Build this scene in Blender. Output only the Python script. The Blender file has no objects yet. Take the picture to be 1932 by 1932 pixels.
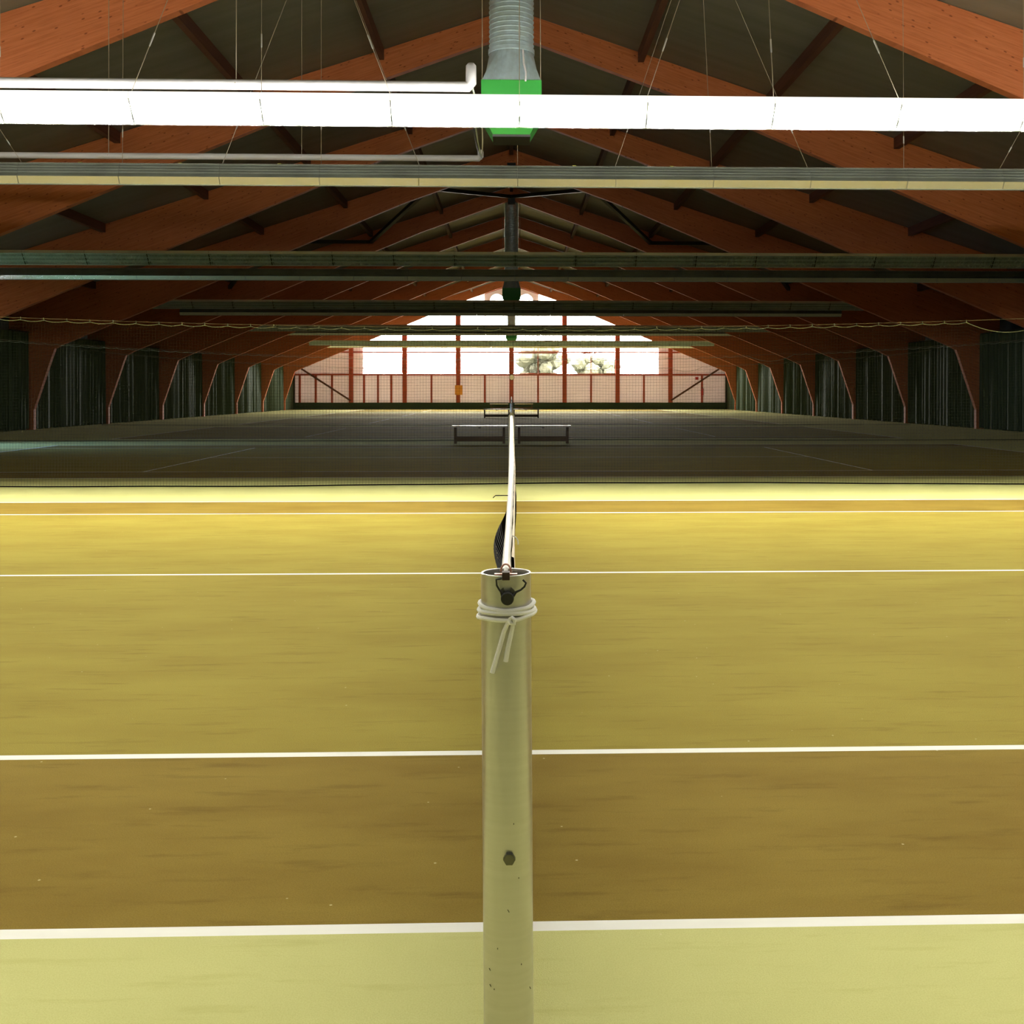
import bpy, bmesh, math, random
from mathutils import Vector, Matrix
PI = math.pi
random.seed(7)
SC = bpy.context.scene
COL = SC.collection

# ------------------------------------------------------------------ camera
F_PX, W_PX = 2035.0, 1932.0
CAM = Vector((0.0, -1.838, 1.376))
PITCH, YAW = math.radians(0.2), math.radians(1.8)
cd = bpy.data.cameras.new('camera')
cam = bpy.data.objects.new('camera', cd); COL.objects.link(cam)
cam.location = CAM
cam.rotation_euler = (PI/2 - PITCH, 0, -YAW)
cd.sensor_width = 36.0; cd.sensor_fit = 'HORIZONTAL'
cd.lens = 36.0*F_PX/W_PX
cd.shift_x = (966 - (965 + F_PX*math.tan(YAW)))/W_PX
cd.shift_y = ((741 + F_PX*math.tan(PITCH)) - 966)/W_PX
cd.clip_start = 0.05; cd.clip_end = 500
SC.camera = cam

# ------------------------------------------------------------------ light and exposure
SKY = 43.0
LAMP = 190.0
LAMP_NEAR = 30.0
FILL_BACK = 11.0  # added lamp row out of view, fills the fronts facing the camera
LAMP_UP = 0.09
LAMP_SIDE = 0.30   # share for the added glowing strip along the back     # share of the light that leaves through the slots on top
SC.view_settings.view_transform = 'Standard'
SC.view_settings.look = 'None'
SC.view_settings.gamma = 1.0
SC.view_settings.use_curve_mapping = False
SC.view_settings.exposure = 0.0
SC.cycles.use_denoising = True
SC.cycles.max_bounces = 10
SC.cycles.diffuse_bounces = 5
SC.cycles.transparent_max_bounces = 24
SC.cycles.sample_clamp_indirect = 6.0
wd = bpy.data.worlds.new('overcast_sky'); SC.world = wd; wd.use_nodes = True
bg = wd.node_tree.nodes['Background']
bg.inputs[0].default_value = (1.0, 0.955, 0.93, 1); bg.inputs[1].default_value = SKY

def area(name, loc, direction, sx, sy, power, color, portal=False, spread=180):
    l = bpy.data.lights.new(name, 'AREA'); l.shape = 'RECTANGLE'; l.size = sx; l.size_y = sy
    l.energy = power; l.color = color; l.spread = math.radians(spread)
    if portal: l.cycles.is_portal = True
    o = bpy.data.objects.new(name, l); COL.objects.link(o); o.location = loc
    o.rotation_euler = Vector(direction).to_track_quat('-Z', 'Y').to_euler()
    return o
area('gable_daylight_portal', (0, 87.75, 5.6), (0, -1, 0), 25.0, 9.6, 1, (1, 1, 1), True)
area('side_door_daylight', (-18.45, 26.2, 1.5), (1, 0.0, -0.27), 2.4, 1.8, 120, (0.30, 0.58, 1.0), spread=60)

# ------------------------------------------------------------------ materials
def mat(name, color, rough=0.6, metal=0.0, spec=None, noise=None, bump=None, emit=None):
    """noise=(scale_vec, amount, color2, detail); bump=(scale_vec, strength, distance)"""
    m = bpy.data.materials.new(name); m.use_nodes = True
    nt = m.node_tree; b = nt.nodes['Principled BSDF']
    b.inputs['Base Color'].default_value = (*color, 1)
    b.inputs['Roughness'].default_value = rough
    b.inputs['Metallic'].default_value = metal
    if spec is not None: b.inputs['Specular IOR Level'].default_value = spec
    if noise or bump:
        tc = nt.nodes.new('ShaderNodeTexCoord')
    if noise:
        sc, amt, c2, det = noise
        mp = nt.nodes.new('ShaderNodeMapping'); mp.inputs['Scale'].default_value = sc
        nz = nt.nodes.new('ShaderNodeTexNoise'); nz.inputs['Scale'].default_value = 1.0; nz.inputs['Detail'].default_value = det
        cr = nt.nodes.new('ShaderNodeMapRange'); cr.inputs[1].default_value = 0.35; cr.inputs[2].default_value = 0.68
        cr.inputs[3].default_value = 0; cr.inputs[4].default_value = amt
        mx = nt.nodes.new('ShaderNodeMix'); mx.data_type = 'RGBA'
        mx.inputs['A'].default_value = (*color, 1); mx.inputs['B'].default_value = (*c2, 1)
        nt.links.new(tc.outputs['Object'], mp.inputs[0]); nt.links.new(mp.outputs[0], nz.inputs['Vector'])
        nt.links.new(nz.outputs['Fac'], cr.inputs[0]); nt.links.new(cr.outputs[0], mx.inputs['Factor'])
        nt.links.new(mx.outputs['Result'], b.inputs['Base Color'])
    if bump:
        sc, st, dist = bump
        mp = nt.nodes.new('ShaderNodeMapping'); mp.inputs['Scale'].default_value = sc
        nz = nt.nodes.new('ShaderNodeTexNoise'); nz.inputs['Scale'].default_value = 1.0; nz.inputs['Detail'].default_value = 4
        bp = nt.nodes.new('ShaderNodeBump'); bp.inputs['Strength'].default_value = st; bp.inputs['Distance'].default_value = dist
        nt.links.new(tc.outputs['Object'], mp.inputs[0]); nt.links.new(mp.outputs[0], nz.inputs['Vector'])
        nt.links.new(nz.outputs['Fac'], bp.inputs['Height']); nt.links.new(bp.outputs[0], b.inputs['Normal'])
    if emit:
        b.inputs['Emission Color'].default_value = (*emit[0], 1); b.inputs['Emission Strength'].default_value = emit[1]
    return m

def carpet(name, c1, c2, c3, sheen):
    """short-pile sports carpet: cloudy wear, streaks running across the hall, fine pile grain, light fluff"""
    m = bpy.data.materials.new(name); m.use_nodes = True
    nt = m.node_tree; N = nt.nodes; L = nt.links; b = N['Principled BSDF']
    b.inputs['Roughness'].default_value = 0.9
    b.inputs['Specular IOR Level'].default_value = 0.05
    b.inputs['Sheen Weight'].default_value = sheen
    b.inputs['Sheen Roughness'].default_value = 0.35
    b.inputs['Sheen Tint'].default_value = (1.0, 0.93, 0.55, 1)
    tc = N.new('ShaderNodeTexCoord')
    def nz(scale, det, rough=0.55):
        mp = N.new('ShaderNodeMapping'); mp.inputs['Scale'].default_value = scale
        n = N.new('ShaderNodeTexNoise'); n.inputs['Scale'].default_value = 1; n.inputs['Detail'].default_value = det
        n.inputs['Roughness'].default_value = rough
        L.new(tc.outputs['Object'], mp.inputs[0]); L.new(mp.outputs[0], n.inputs['Vector']); return n.outputs['Fac']
    def rng(s, a, c, lo, hi):
        r = N.new('ShaderNodeMapRange'); r.inputs[1].default_value = a; r.inputs[2].default_value = c
        r.inputs[3].default_value = lo; r.inputs[4].default_value = hi; L.new(s, r.inputs[0]); return r.outputs[0]
    def mix(f, A, B):
        x = N.new('ShaderNodeMix'); x.data_type = 'RGBA'; L.new(f, x.inputs['Factor'])
        for s, v in (('A', A), ('B', B)):
            if isinstance(v, tuple): x.inputs[s].default_value = (*v, 1)
            else: L.new(v, x.inputs[s])
        return x.outputs['Result']
    a = mix(rng(nz((0.9, 2.2, 1), 5), 0.35, 0.7, 0, 1), c1, c2)
    a = mix(rng(nz((2.2, 14, 1), 6, 0.65), 0.55, 0.75, 0, 0.55), a, c3)
    a = mix(rng(nz((260, 260, 1), 3), 0.4, 0.72, 0, 0.42), a, c3)
    fl = N.new('ShaderNodeTexVoronoi'); fl.inputs['Scale'].default_value = 7.0
    L.new(tc.outputs['Object'], fl.inputs['Vector'])
    a = mix(rng(fl.outputs['Distance'], 0.035, 0.02, 0, 0.5), a, (0.75, 0.68, 0.4))
    L.new(a, b.inputs['Base Color'])
    bp = N.new('ShaderNodeBump'); bp.inputs['Strength'].default_value = 0.35; bp.inputs['Distance'].default_value = 0.004
    L.new(nz((300, 300, 1), 2), bp.inputs['Height']); L.new(bp.outputs[0], b.inputs['Normal'])
    return m

def glulam(name):
    m = bpy.data.materials.new(name); m.use_nodes = True
    nt = m.node_tree; N = nt.nodes; L = nt.links; b = N['Principled BSDF']
    b.inputs['Roughness'].default_value = 0.62; b.inputs['Specular IOR Level'].default_value = 0.25
    tc = N.new('ShaderNodeTexCoord')
    sep = N.new('ShaderNodeSeparateXYZ'); L.new(tc.outputs['Object'], sep.inputs[0])
    ab = N.new('ShaderNodeMath'); ab.operation = 'ABSOLUTE'; L.new(sep.outputs[0], ab.inputs[0])
    # board coordinate: perpendicular to the rafter slope, the same on both halves
    ma = N.new('ShaderNodeMath'); ma.operation = 'MULTIPLY_ADD'; ma.inputs[1].default_value = 0.36
    L.new(ab.outputs[0], ma.inputs[0]); L.new(sep.outputs[2], ma.inputs[2])
    cmb = N.new('ShaderNodeCombineXYZ'); L.new(ab.outputs[0], cmb.inputs[0]); L.new(sep.outputs[1], cmb.inputs[1]); L.new(ma.outputs[0], cmb.inputs[2])
    def tex(scale, det):
        mp = N.new('ShaderNodeMapping'); mp.inputs['Scale'].default_value = scale
        n = N.new('ShaderNodeTexNoise'); n.inputs['Scale'].default_value = 1; n.inputs['Detail'].default_value = det
        L.new(cmb.outputs[0], mp.inputs[0]); L.new(mp.outputs[0], n.inputs['Vector']); return n.outputs['Fac']
    def rng(s, a, c, lo, hi):
        r = N.new('ShaderNodeMapRange'); r.inputs[1].default_value = a; r.inputs[2].default_value = c
        r.inputs[3].default_value = lo; r.inputs[4].default_value = hi; L.new(s, r.inputs[0]); return r.outputs[0]
    def mix(f, A, B):
        x = N.new('ShaderNodeMix'); x.data_type = 'RGBA'; L.new(f, x.inputs['Factor'])
        for s, v in (('A', A), ('B', B)):
            if isinstance(v, tuple): x.inputs[s].default_value = (*v, 1)
            else: L.new(v, x.inputs[s])
        return x.outputs['Result']
    a = mix(rng(tex((0.8, 1, 22), 3), 0.35, 0.7, 0, 1), (0.62, 0.200, 0.080), (0.51, 0.145, 0.053))
    a = mix(rng(tex((2.5, 1, 60), 5), 0.5, 0.8, 0, 0.6), a, (0.28, 0.07, 0.022))
    vo = N.new('ShaderNodeTexVoronoi'); vo.inputs['Scale'].default_value = 1
    mp = N.new('ShaderNodeMapping'); mp.inputs['Scale'].default_value = (4.5, 1, 10)
    L.new(cmb.outputs[0], mp.inputs[0]); L.new(mp.outputs[0], vo.inputs['Vector'])
    a = mix(rng(vo.outputs['Distance'], 0.17, 0.09, 0, 0.75), a, (0.16, 0.035, 0.012))
    L.new(a, b.inputs['Base Color'])
    return m

def panel_mat(name, color, transl):
    m = bpy.data.materials.new(name); m.use_nodes = True
    nt = m.node_tree; N = nt.nodes; L = nt.links
    out = N['Material Output']; b = N['Principled BSDF']
    b.inputs['Base Color'].default_value = (*color, 1); b.inputs['Roughness'].default_value = 0.5
    t = N.new('ShaderNodeBsdfTranslucent'); t.inputs[0].default_value = (*color, 1)
    mx = N.new('ShaderNodeMixShader'); mx.inputs[0].default_value = transl
    L.new(b.outputs[0], mx.inputs[1]); L.new(t.outputs[0], mx.inputs[2]); L.new(mx.outputs[0], out.inputs[0])
    return m

def glass_mat(name, tint):
    m = bpy.data.materials.new(name); m.use_nodes = True
    nt = m.node_tree; N = nt.nodes; L = nt.links
    out = N['Material Output']; N.remove(N['Principled BSDF'])
    t = N.new('ShaderNodeBsdfTransparent'); t.inputs[0].default_value = (*tint, 1)
    g = N.new('ShaderNodeBsdfGlossy'); g.inputs['Roughness'].default_value = 0.08; g.inputs[0].default_value = (0.9, 0.95, 1, 1)
    mx = N.new('ShaderNodeMixShader'); mx.inputs[0].default_value = 0.07
    L.new(t.outputs[0], mx.inputs[1]); L.new(g.outputs[0], mx.inputs[2]); L.new(mx.outputs[0], out.inputs[0])
    return m

def lamp_mat(name, strength, color=(1.0, 0.97, 0.86)):
    m = bpy.data.materials.new(name); m.use_nodes = True
    nt = m.node_tree; N = nt.nodes; L = nt.links
    out = N['Material Output']; N.remove(N['Principled BSDF'])
    e = N.new('ShaderNodeEmission'); e.inputs[0].default_value = (*color, 1); e.inputs[1].default_value = strength
    L.new(e.outputs[0], out.inputs[0])
    return m

M = {}
M['court'] = carpet('court_carpet', (0.340, 0.275, 0.050), (0.285, 0.218, 0.036), (0.16, 0.105, 0.017), 0.03)
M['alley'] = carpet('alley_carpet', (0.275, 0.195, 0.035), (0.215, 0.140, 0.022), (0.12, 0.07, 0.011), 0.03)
M['runoff'] = carpet('run_off_carpet', (0.62, 0.61, 0.255), (0.57, 0.56, 0.225), (0.44, 0.42, 0.13), 0.03)
M['line'] = mat('white_line', (0.88, 0.87, 0.80), 0.8, noise=((3, 30, 1), 0.3, (0.78, 0.76, 0.66), 4))
M['glulam'] = glulam('orange_glulam')
M['roof'] = mat('roof_board', (0.19, 0.18, 0.15), 0.5, spec=0.55, noise=((0.25, 3, 0.25), 0.7, (0.13, 0.125, 0.10), 4))
M['purlin'] = mat('dark_timber', (0.13, 0.05, 0.03), 0.7, noise=((6, 1, 30), 0.6, (0.08, 0.03, 0.02), 3))
M['wall_dark'] = mat('dark_wall', (0.035, 0.04, 0.03), 0.8, noise=((0.5, 0.5, 0.5), 0.5, (0.02, 0.025, 0.02), 3))
M['green_wall'] = mat('green_wall', (0.022, 0.06, 0.022), 0.7)
M['curtain'] = mat('green_curtain', (0.075, 0.105, 0.055), 0.7, spec=0.2, noise=((1, 5, 0.4), 0.6, (0.04, 0.07, 0.035), 3))
M['red'] = mat('red_steel', (0.42, 0.075, 0.035), 0.55, noise=((1, 1, 4), 0.4, (0.33, 0.05, 0.025), 3))
M['panel'] = panel_mat('pale_gable_panel', (0.80, 0.73, 0.70), 0.13)
M['glass'] = glass_mat('window_glass', (0.97, 0.97, 0.96))
M['housing'] = mat('white_lamp_housing', (0.80, 0.80, 0.74), 0.4)
M['housing_dark'] = mat('grey_lamp_back', (0.16, 0.18, 0.16), 0.5, metal=0.4, noise=((3, 1, 1), 0.6, (0.10, 0.11, 0.10), 4))
M['louvre'] = mat('aluminium_louvre', (0.66, 0.78, 0.76), 0.35, metal=0.5)
M['flange'] = mat('satin_white_metal', (0.90, 0.92, 1.0), 0.25, metal=0.85)
M['recess'] = mat('louvre_recess', (0.30, 0.37, 0.36), 0.4, metal=0.2)
M['lamp'] = lamp_mat('fluorescent_light', LAMP)
M['lamp_near'] = lamp_mat('fluorescent_light_near', LAMP_NEAR)
M['fill_back'] = lamp_mat('added_front_fill', FILL_BACK)
for q, v in (('lamp', LAMP), ('lamp_near', LAMP_NEAR), ('fill_back', FILL_BACK)): M[q+'_up'] = lamp_mat('slot_light', v*LAMP_UP); M[q+'_side'] = lamp_mat('added_back_glow', v*LAMP_SIDE)
M['band_bloom'] = lamp_mat('top_band_bloom', 1.6)  # housing band made to glow, standing for bloom round the lit lamps
M['tube_off'] = mat('unlit_tube', (0.75, 0.8, 0.78), 0.3)
M['wire'] = mat('steel_wire', (0.42, 0.36, 0.27), 0.45, metal=0.6)
M['yellow'] = mat('yellow_clip', (0.55, 0.55, 0.06), 0.5)
M['pipe'] = mat('white_pipe', (0.50, 0.49, 0.51), 0.35)
M['galv'] = mat('galvanised_steel', (0.62, 0.78, 0.88), 0.30, metal=0.7, noise=((9, 9, 9), 0.5, (0.42, 0.52, 0.57), 3))
M['green_paint'] = mat('green_sheet_metal', (0.028, 0.25, 0.04), 0.4)
M['black'] = mat('black_metal', (0.012, 0.011, 0.010), 0.5)
M['alu'] = mat('post_aluminium', (0.60, 0.585, 0.55), 0.36, metal=0.9, noise=((1, 1, 90), 0.35, (0.50, 0.49, 0.43), 3))
M['alu_edge'] = mat('sawn_aluminium', (0.86, 0.85, 0.80), 0.35, metal=0.3)
M['copper'] = mat('copper_fitting', (0.52, 0.26, 0.18), 0.4, metal=0.5)
M['bolt'] = mat('dark_bolt', (0.13, 0.125, 0.09), 0.35, metal=0.7)
M['scratch'] = mat('post_scratch', (0.08, 0.075, 0.05), 0.8)
M['cord'] = mat('white_cord', (0.94, 0.93, 0.90), 0.75, bump=((900, 900, 900), 0.5, 0.002))
M['tape'] = mat('white_net_tape', (0.92, 0.90, 0.86), 0.7)
M['cream'] = mat('cream_hem_side_shade', (0.66, 0.54, 0.38), 0.7)
M['mesh'] = mat('black_netting', (0.008, 0.007, 0.006), 0.9, spec=0.05)
M['dmesh'] = mat('dark_green_netting', (0.02, 0.028, 0.018), 0.8)
M['rope'] = mat('pale_rope', (0.36, 0.40, 0.30), 0.7)
M['bench_top'] = mat('pale_bench_board', (0.80, 0.78, 0.70), 0.15, noise=((1, 30, 30), 0.4, (0.68, 0.65, 0.55), 3))
M['bench'] = mat('dark_bench_timber', (0.10, 0.055, 0.03), 0.6, noise=((4, 30, 30), 0.6, (0.06, 0.03, 0.018), 3))
M['orange_box'] = mat('orange_box', (0.82, 0.36, 0.05), 0.5)
M['clock'] = mat('clock_face', (0.9, 0.9, 0.86), 0.4)
M['extinguisher'] = mat('red_extinguisher', (0.45, 0.02, 0.015), 0.3)
M['grass'] = mat('grass_outside', (0.04, 0.045, 0.02), 0.9, noise=((0.5, 0.5, 0.5), 0.7, (0.03, 0.035, 0.012), 5))
M['leaf'] = mat('outdoor_leaves', (0.060, 0.060, 0.028), 0.8, noise=((2, 2, 2), 0.8, (0.05, 0.05, 0.022), 5))
M['bark'] = mat('bark', (0.05, 0.035, 0.02), 0.9)

# ------------------------------------------------------------------ mesh builder
class MB:
    def __init__(s): s.v = []; s.f = []; s.mi = []
    def add(s, vs, fs, mi=0):
        o = len(s.v); s.v += [tuple(v) for v in vs]; s.f += [tuple(i+o for i in f) for f in fs]; s.mi += [mi]*len(fs); return s
    def box(s, a, b, mi=0):
        x0, y0, z0 = a; x1, y1, z1 = b
        vs = [(x, y, z) for z in (z0, z1) for y in (y0, y1) for x in (x0, x1)]
        return s.add(vs, [(0, 2, 3, 1), (4, 5, 7, 6), (0, 1, 5, 4), (2, 6, 7, 3), (0, 4, 6, 2), (1, 3, 7, 5)], mi)
    def prism(s, poly, y0, y1, axis='y', mi=0):
        """polygon in (x,z) extruded along y, or (y,z) along x"""
        n = len(poly)
        if axis == 'y': vs = [(p, y0, q) for p, q in poly] + [(p, y1, q) for p, q in poly]
        elif axis == 'x': vs = [(y0, p, q) for p, q in poly] + [(y1, p, q) for p, q in poly]
        else: vs = [(p, q, y0) for p, q in poly] + [(p, q, y1) for p, q in poly]
        fs = [tuple(range(n)), tuple(range(2*n-1, n-1, -1))] + [(i, (i+n), (i+1) % n+n, (i+1) % n) for i in range(n)]
        return s.add(vs, fs, mi)
    def tube(s, pts, r, n=6, mi=0, cap=True):
        pts = [Vector(p) for p in pts]; rs = r if isinstance(r, (list, tuple)) else [r]*len(pts)
        vs = []; prev = None
        for i, p in enumerate(pts):
            t = (pts[min(i+1, len(pts)-1)] - pts[max(i-1, 0)]).normalized()
            if prev is None: u = t.orthogonal().normalized()
            else:
                u = prev - t*prev.dot(t); u = u.normalized() if u.length > 1e-6 else t.orthogonal().normalized()
            prev = u; w = t.cross(u)
            vs += [p + (u*math.cos(2*PI*k/n) + w*math.sin(2*PI*k/n))*rs[i] for k in range(n)]
        fs = [(i*n+k, i*n+(k+1) % n, (i+1)*n+(k+1) % n, (i+1)*n+k) for i in range(len(pts)-1) for k in range(n)]
        if cap: fs += [tuple(reversed(range(n))), tuple(range((len(pts)-1)*n, len(pts)*n))]
        return s.add(vs, fs, mi)
    def lathe(s, prof, c=(0, 0, 0), n=32, mi=0, cap=True, lean=0.0):
        vs = [(c[0]+r*math.cos(2*PI*k/n), c[1]+r*math.sin(2*PI*k/n), c[2]+z) for r, z in prof for k in range(n)]
        fs = [(i*n+k, i*n+(k+1) % n, (i+1)*n+(k+1) % n, (i+1)*n+k) for i in range(len(prof)-1) for k in range(n)]
        if cap: fs += [tuple(reversed(range(n))), tuple(range((len(prof)-1)*n, len(prof)*n))]
        return s.add(vs, fs, mi)
    def thread(s, pts, r, mi=0):
        """3-sided thread between points, cheap"""
        return s.tube(pts, r, 3, mi, False)
    def loft(s, a, b, mi=0):
        n = len(a)
        return s.add(list(a)+list(b), [(k, (k+1) % n, (k+1) % n+n, k+n) for k in range(n)], mi)
    def build(s, name, m, parent=None, smooth=False, bevel=0, loc=None, recalc=True):
        me = bpy.data.meshes.new(name); me.from_pydata(s.v, [], s.f)
        ms = m if isinstance(m, (list, tuple)) else [m]
        for x in ms: me.materials.append(x)
        me.polygons.foreach_set('material_index', s.mi)
        if recalc:
            b = bmesh.new(); b.from_mesh(me); bmesh.ops.recalc_face_normals(b, faces=b.faces); b.to_mesh(me); b.free()
        if smooth: 
            me.polygons.foreach_set('use_smooth', [True]*len(me.polygons))
            try: me.set_sharp_from_angle(angle=math.radians(40))
            except Exception: pass
        me.update()
        o = bpy.data.objects.new(name, me); COL.objects.link(o)
        if loc: o.location = loc
        if parent: o.parent = parent
        if bevel:
            md = o.modifiers.new('bevel', 'BEVEL'); md.width = bevel; md.segments = 2; md.limit_method = 'ANGLE'
        return o

def tag(o, label=None, cat=None, group=None, kind=None):
    if label: o['label'] = label
    if cat: o['category'] = cat
    if group: o['group'] = group
    if kind: o['kind'] = kind
    return o
def empty(name, loc, label, cat, group=None):
    o = bpy.data.objects.new(name, None); COL.objects.link(o); o.location = loc; o.empty_display_size = 0.1
    return tag(o, label, cat, group)
def copy_tree(o, parent=None):
    c = o.copy(); COL.objects.link(c)
    if parent: c.parent = parent
    for ch in list(o.children): copy_tree(ch, c)
    return c
ORD = ['first', 'second', 'third', 'fourth', 'fifth', 'sixth', 'seventh', 'eighth', 'ninth', 'tenth', 'eleventh', 'twelfth']

# ------------------------------------------------------------------ hall dimensions
PITCHC = 14.8
Y0, Y1 = -8.0, 87.2
WX = 18.9
def roof_z(x): return 10.56 - 0.3275*abs(x)
FR = [16.56 + 7.4*i for i in range(10)]           # timber frames A..J

# floor with courts laid into it
xs = [-WX, -11.885, -11.81, -6.425, -6.375, -0.05, 0.05, 6.375, 6.425, 11.81, 11.885, WX]
LW = 0.05
ysets = []
for k in range(6):
    b = PITCHC*k
    ysets.append((b+0.914, b+11.885))
ycuts = {Y0, Y1}
for k in range(6):
    b = PITCHC*k
    for c in (0.914, 11.885-LW+0.025, 2.286-0.025, 10.515-0.025, 6.375):
        ycuts.add(round(b+c, 4)); ycuts.add(round(b+c+LW, 4))
ycuts = sorted(y for y in ycuts if Y0 <= y <= Y1)
fl = MB()
def floor_kind(x, y):
    k = math.floor((y+1.0)/PITCHC)
    if k < 0 or k > 5: return 0
    v = y - PITCHC*k
    if not (0.914 <= v <= 11.911) or abs(x) > 11.885: return 0
    if abs(x) > 11.81: return 2
    for c in (0.914, 11.86, 2.261, 10.49):
        if c-1e-4 <= v <= c+LW+1e-4: return 2
    if 6.375 <= v <= 6.425 and abs(x) < 6.425: return 2
    if 6.37 < abs(x) < 6.43 and 2.28 < v < 10.52: return 2
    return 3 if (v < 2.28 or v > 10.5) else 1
for j in range(len(ycuts)-1):
    for i in range(len(xs)-1):
        xa, xb, ya, yb = xs[i], xs[i+1], ycuts[j], ycuts[j+1]
        fl.add([(xa, ya, 0), (xb, ya, 0), (xb, yb, 0), (xa, yb, 0)], [(0, 1, 2, 3)], floor_kind((xa+xb)/2, (ya+yb)/2))
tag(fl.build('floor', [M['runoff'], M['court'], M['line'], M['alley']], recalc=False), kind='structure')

# roof, walls
for s in (-1, 1):
    ov = WX+0.3
    poly = [(0, roof_z(0)), (s*ov, roof_z(ov)), (s*ov, roof_z(ov)+0.25), (0, roof_z(0)+0.25)]
    tag(MB().prism(poly, Y0-0.3, Y1+0.6).build('ceiling', M['roof']), kind='structure')
# left wall has a doorway (out of the photo's frame) that lets blue daylight onto the run-off
wl = MB()
wl.box((-WX-0.25, Y0, 0), (-WX, 24.6, 4.5)); wl.box((-WX-0.25, 27.8, 0), (-WX, Y1+0.3, 4.5)); wl.box((-WX-0.25, 24.6, 2.7), (-WX, 27.8, 4.5))
tag(wl.build('wall_left', M['wall_dark']), kind='structure')
dr = tag(MB().box((-WX-0.2, 24.65, 0.02), (-WX-0.12, 27.75, 2.65)).build('door_1', M['wall_dark']), kind='structure')
MB().box((-WX-0.12, 26.05, 1.0), (-WX-0.05, 26.1, 1.35)).build('handle', M['wire'], dr)
tag(MB().box((WX, Y0, 0), (WX+0.25, Y1+0.3, 4.5)).build('wall_right', M['wall_dark']), kind='structure')
tag(MB().prism([(-WX, 0), (WX, 0), (WX, 4.5), (0, roof_z(0)), (-WX, 4.5)], Y0-0.25, Y0).build('wall_back', M['wall_dark']), kind='structure')

# ------------------------------------------------------------------ gable wall
GY = Y1
def gz(x): return 9.9 - 0.385*abs(x)          # top of infill, hidden behind the last rafter
tag(MB().box((-WX, GY, 0), (WX, GY+0.30, 0.56)).build('baseboard_front', M['green_wall']), kind='structure')
WIN = 12.2
gp = MB()
gp.box((-17.75, GY+0.06, 0.56), (17.75, GY+0.14, 2.87))
for s in (-1, 1):
    gp.prism([(s*WIN, 2.87), (s*17.75, 2.87), (s*17.75, 4.2), (s*WIN, roof_z(WIN))], GY+0.06, GY+0.14)
    gp.box((min(s*17.75, s*WX), GY+0.05, 0.56), (max(s*17.75, s*WX), GY+0.15, 4.4), 1)
# pale top panel with two round openings
ring = 24; zt, zb = roof_z(2.0), 8.22
for s in (-1, 1):
    cx, cz, r = s*1.2, 8.95, 0.57
    outer = []
    for k in range(ring):
        a = 2*PI*k/ring; dx, dz = math.cos(a), math.sin(a)
        x0, x1 = (0.0, 2.25) if s > 0 else (-2.25, 0.0)
        t = min((x1-cx)/dx if dx > 1e-6 else 9e9, (x0-cx)/dx if dx < -1e-6 else 9e9, (9.72-cz)/dz if dz > 1e-6 else 9e9, (zb-cz)/dz if dz < -1e-6 else 9e9)
        outer.append((cx+dx*t, cz+dz*t))
    for yy in (GY+0.06, GY+0.14):
        o = [(x, yy, z) for x, z in outer]; i_ = [(cx+r*math.cos(2*PI*k/ring), yy, cz+r*math.sin(2*PI*k/ring)) for k in range(ring)]
        gp.loft(o, i_)
    gp.loft([(cx+r*math.cos(2*PI*k/ring), GY+0.06, cz+r*math.sin(2*PI*k/ring)) for k in range(ring)],
            [(cx+r*math.cos(2*PI*k/ring), GY+0.14, cz+r*math.sin(2*PI*k/ring)) for k in range(ring)])
gp.prism([(-2.25, 9.72), (2.25, 9.72), (0, roof_z(0))], GY+0.06, GY+0.14)
tag(gp.build('wall_front', [M['panel'], M['wall_dark']], recalc=False), kind='structure')
tn = [0]
def trim(mb, m=M['red']):
    tn[0] += 1
    return tag(mb.build('trim_%d' % tn[0], m), kind='structure')
for i in range(-3, 4):      # main posts
    x = 4.385*i; w = 0.17
    trim(MB().box((x-w, GY-0.18, 0.56), (x+w, GY+0.05, roof_z(x)-0.02)))
for i in range(-3, 3):      # slim posts between
    x = 4.385*(i+0.5); w = 0.075
    trim(MB().box((x-w, GY-0.08, 0.56), (x+w, GY+0.05, 2.80)))
for x in (-17.35, -16.05, -14.72, -12.1, -9.87, 15.8):
    trim(MB().box((x-0.08, GY-0.07, 0.56), (x+0.08, GY+0.05, 2.80)))
trim(MB().box((-17.8, GY-0.13, 2.79), (17.8, GY+0.05, 2.93)))     # girts
trim(MB().box((-14.6, GY-0.11, 4.66), (14.6, GY+0.05, 4.77)))
trim(MB().box((-5.2, GY-0.11, 8.02), (5.2, GY+0.05, 8.22)))
for s in (-1, 1):
    trim(MB().tube([(s*17.2, GY-0.22, 3.35), (s*13.2, GY-0.22, 0.75)], 0.09, 4), M['purlin'])
    trim(MB().tube([(s*(WX-0.1), GY-0.1, 4.2), (0, GY-0.1, roof_z(0)-0.22)], 0.16, 4))
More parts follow.
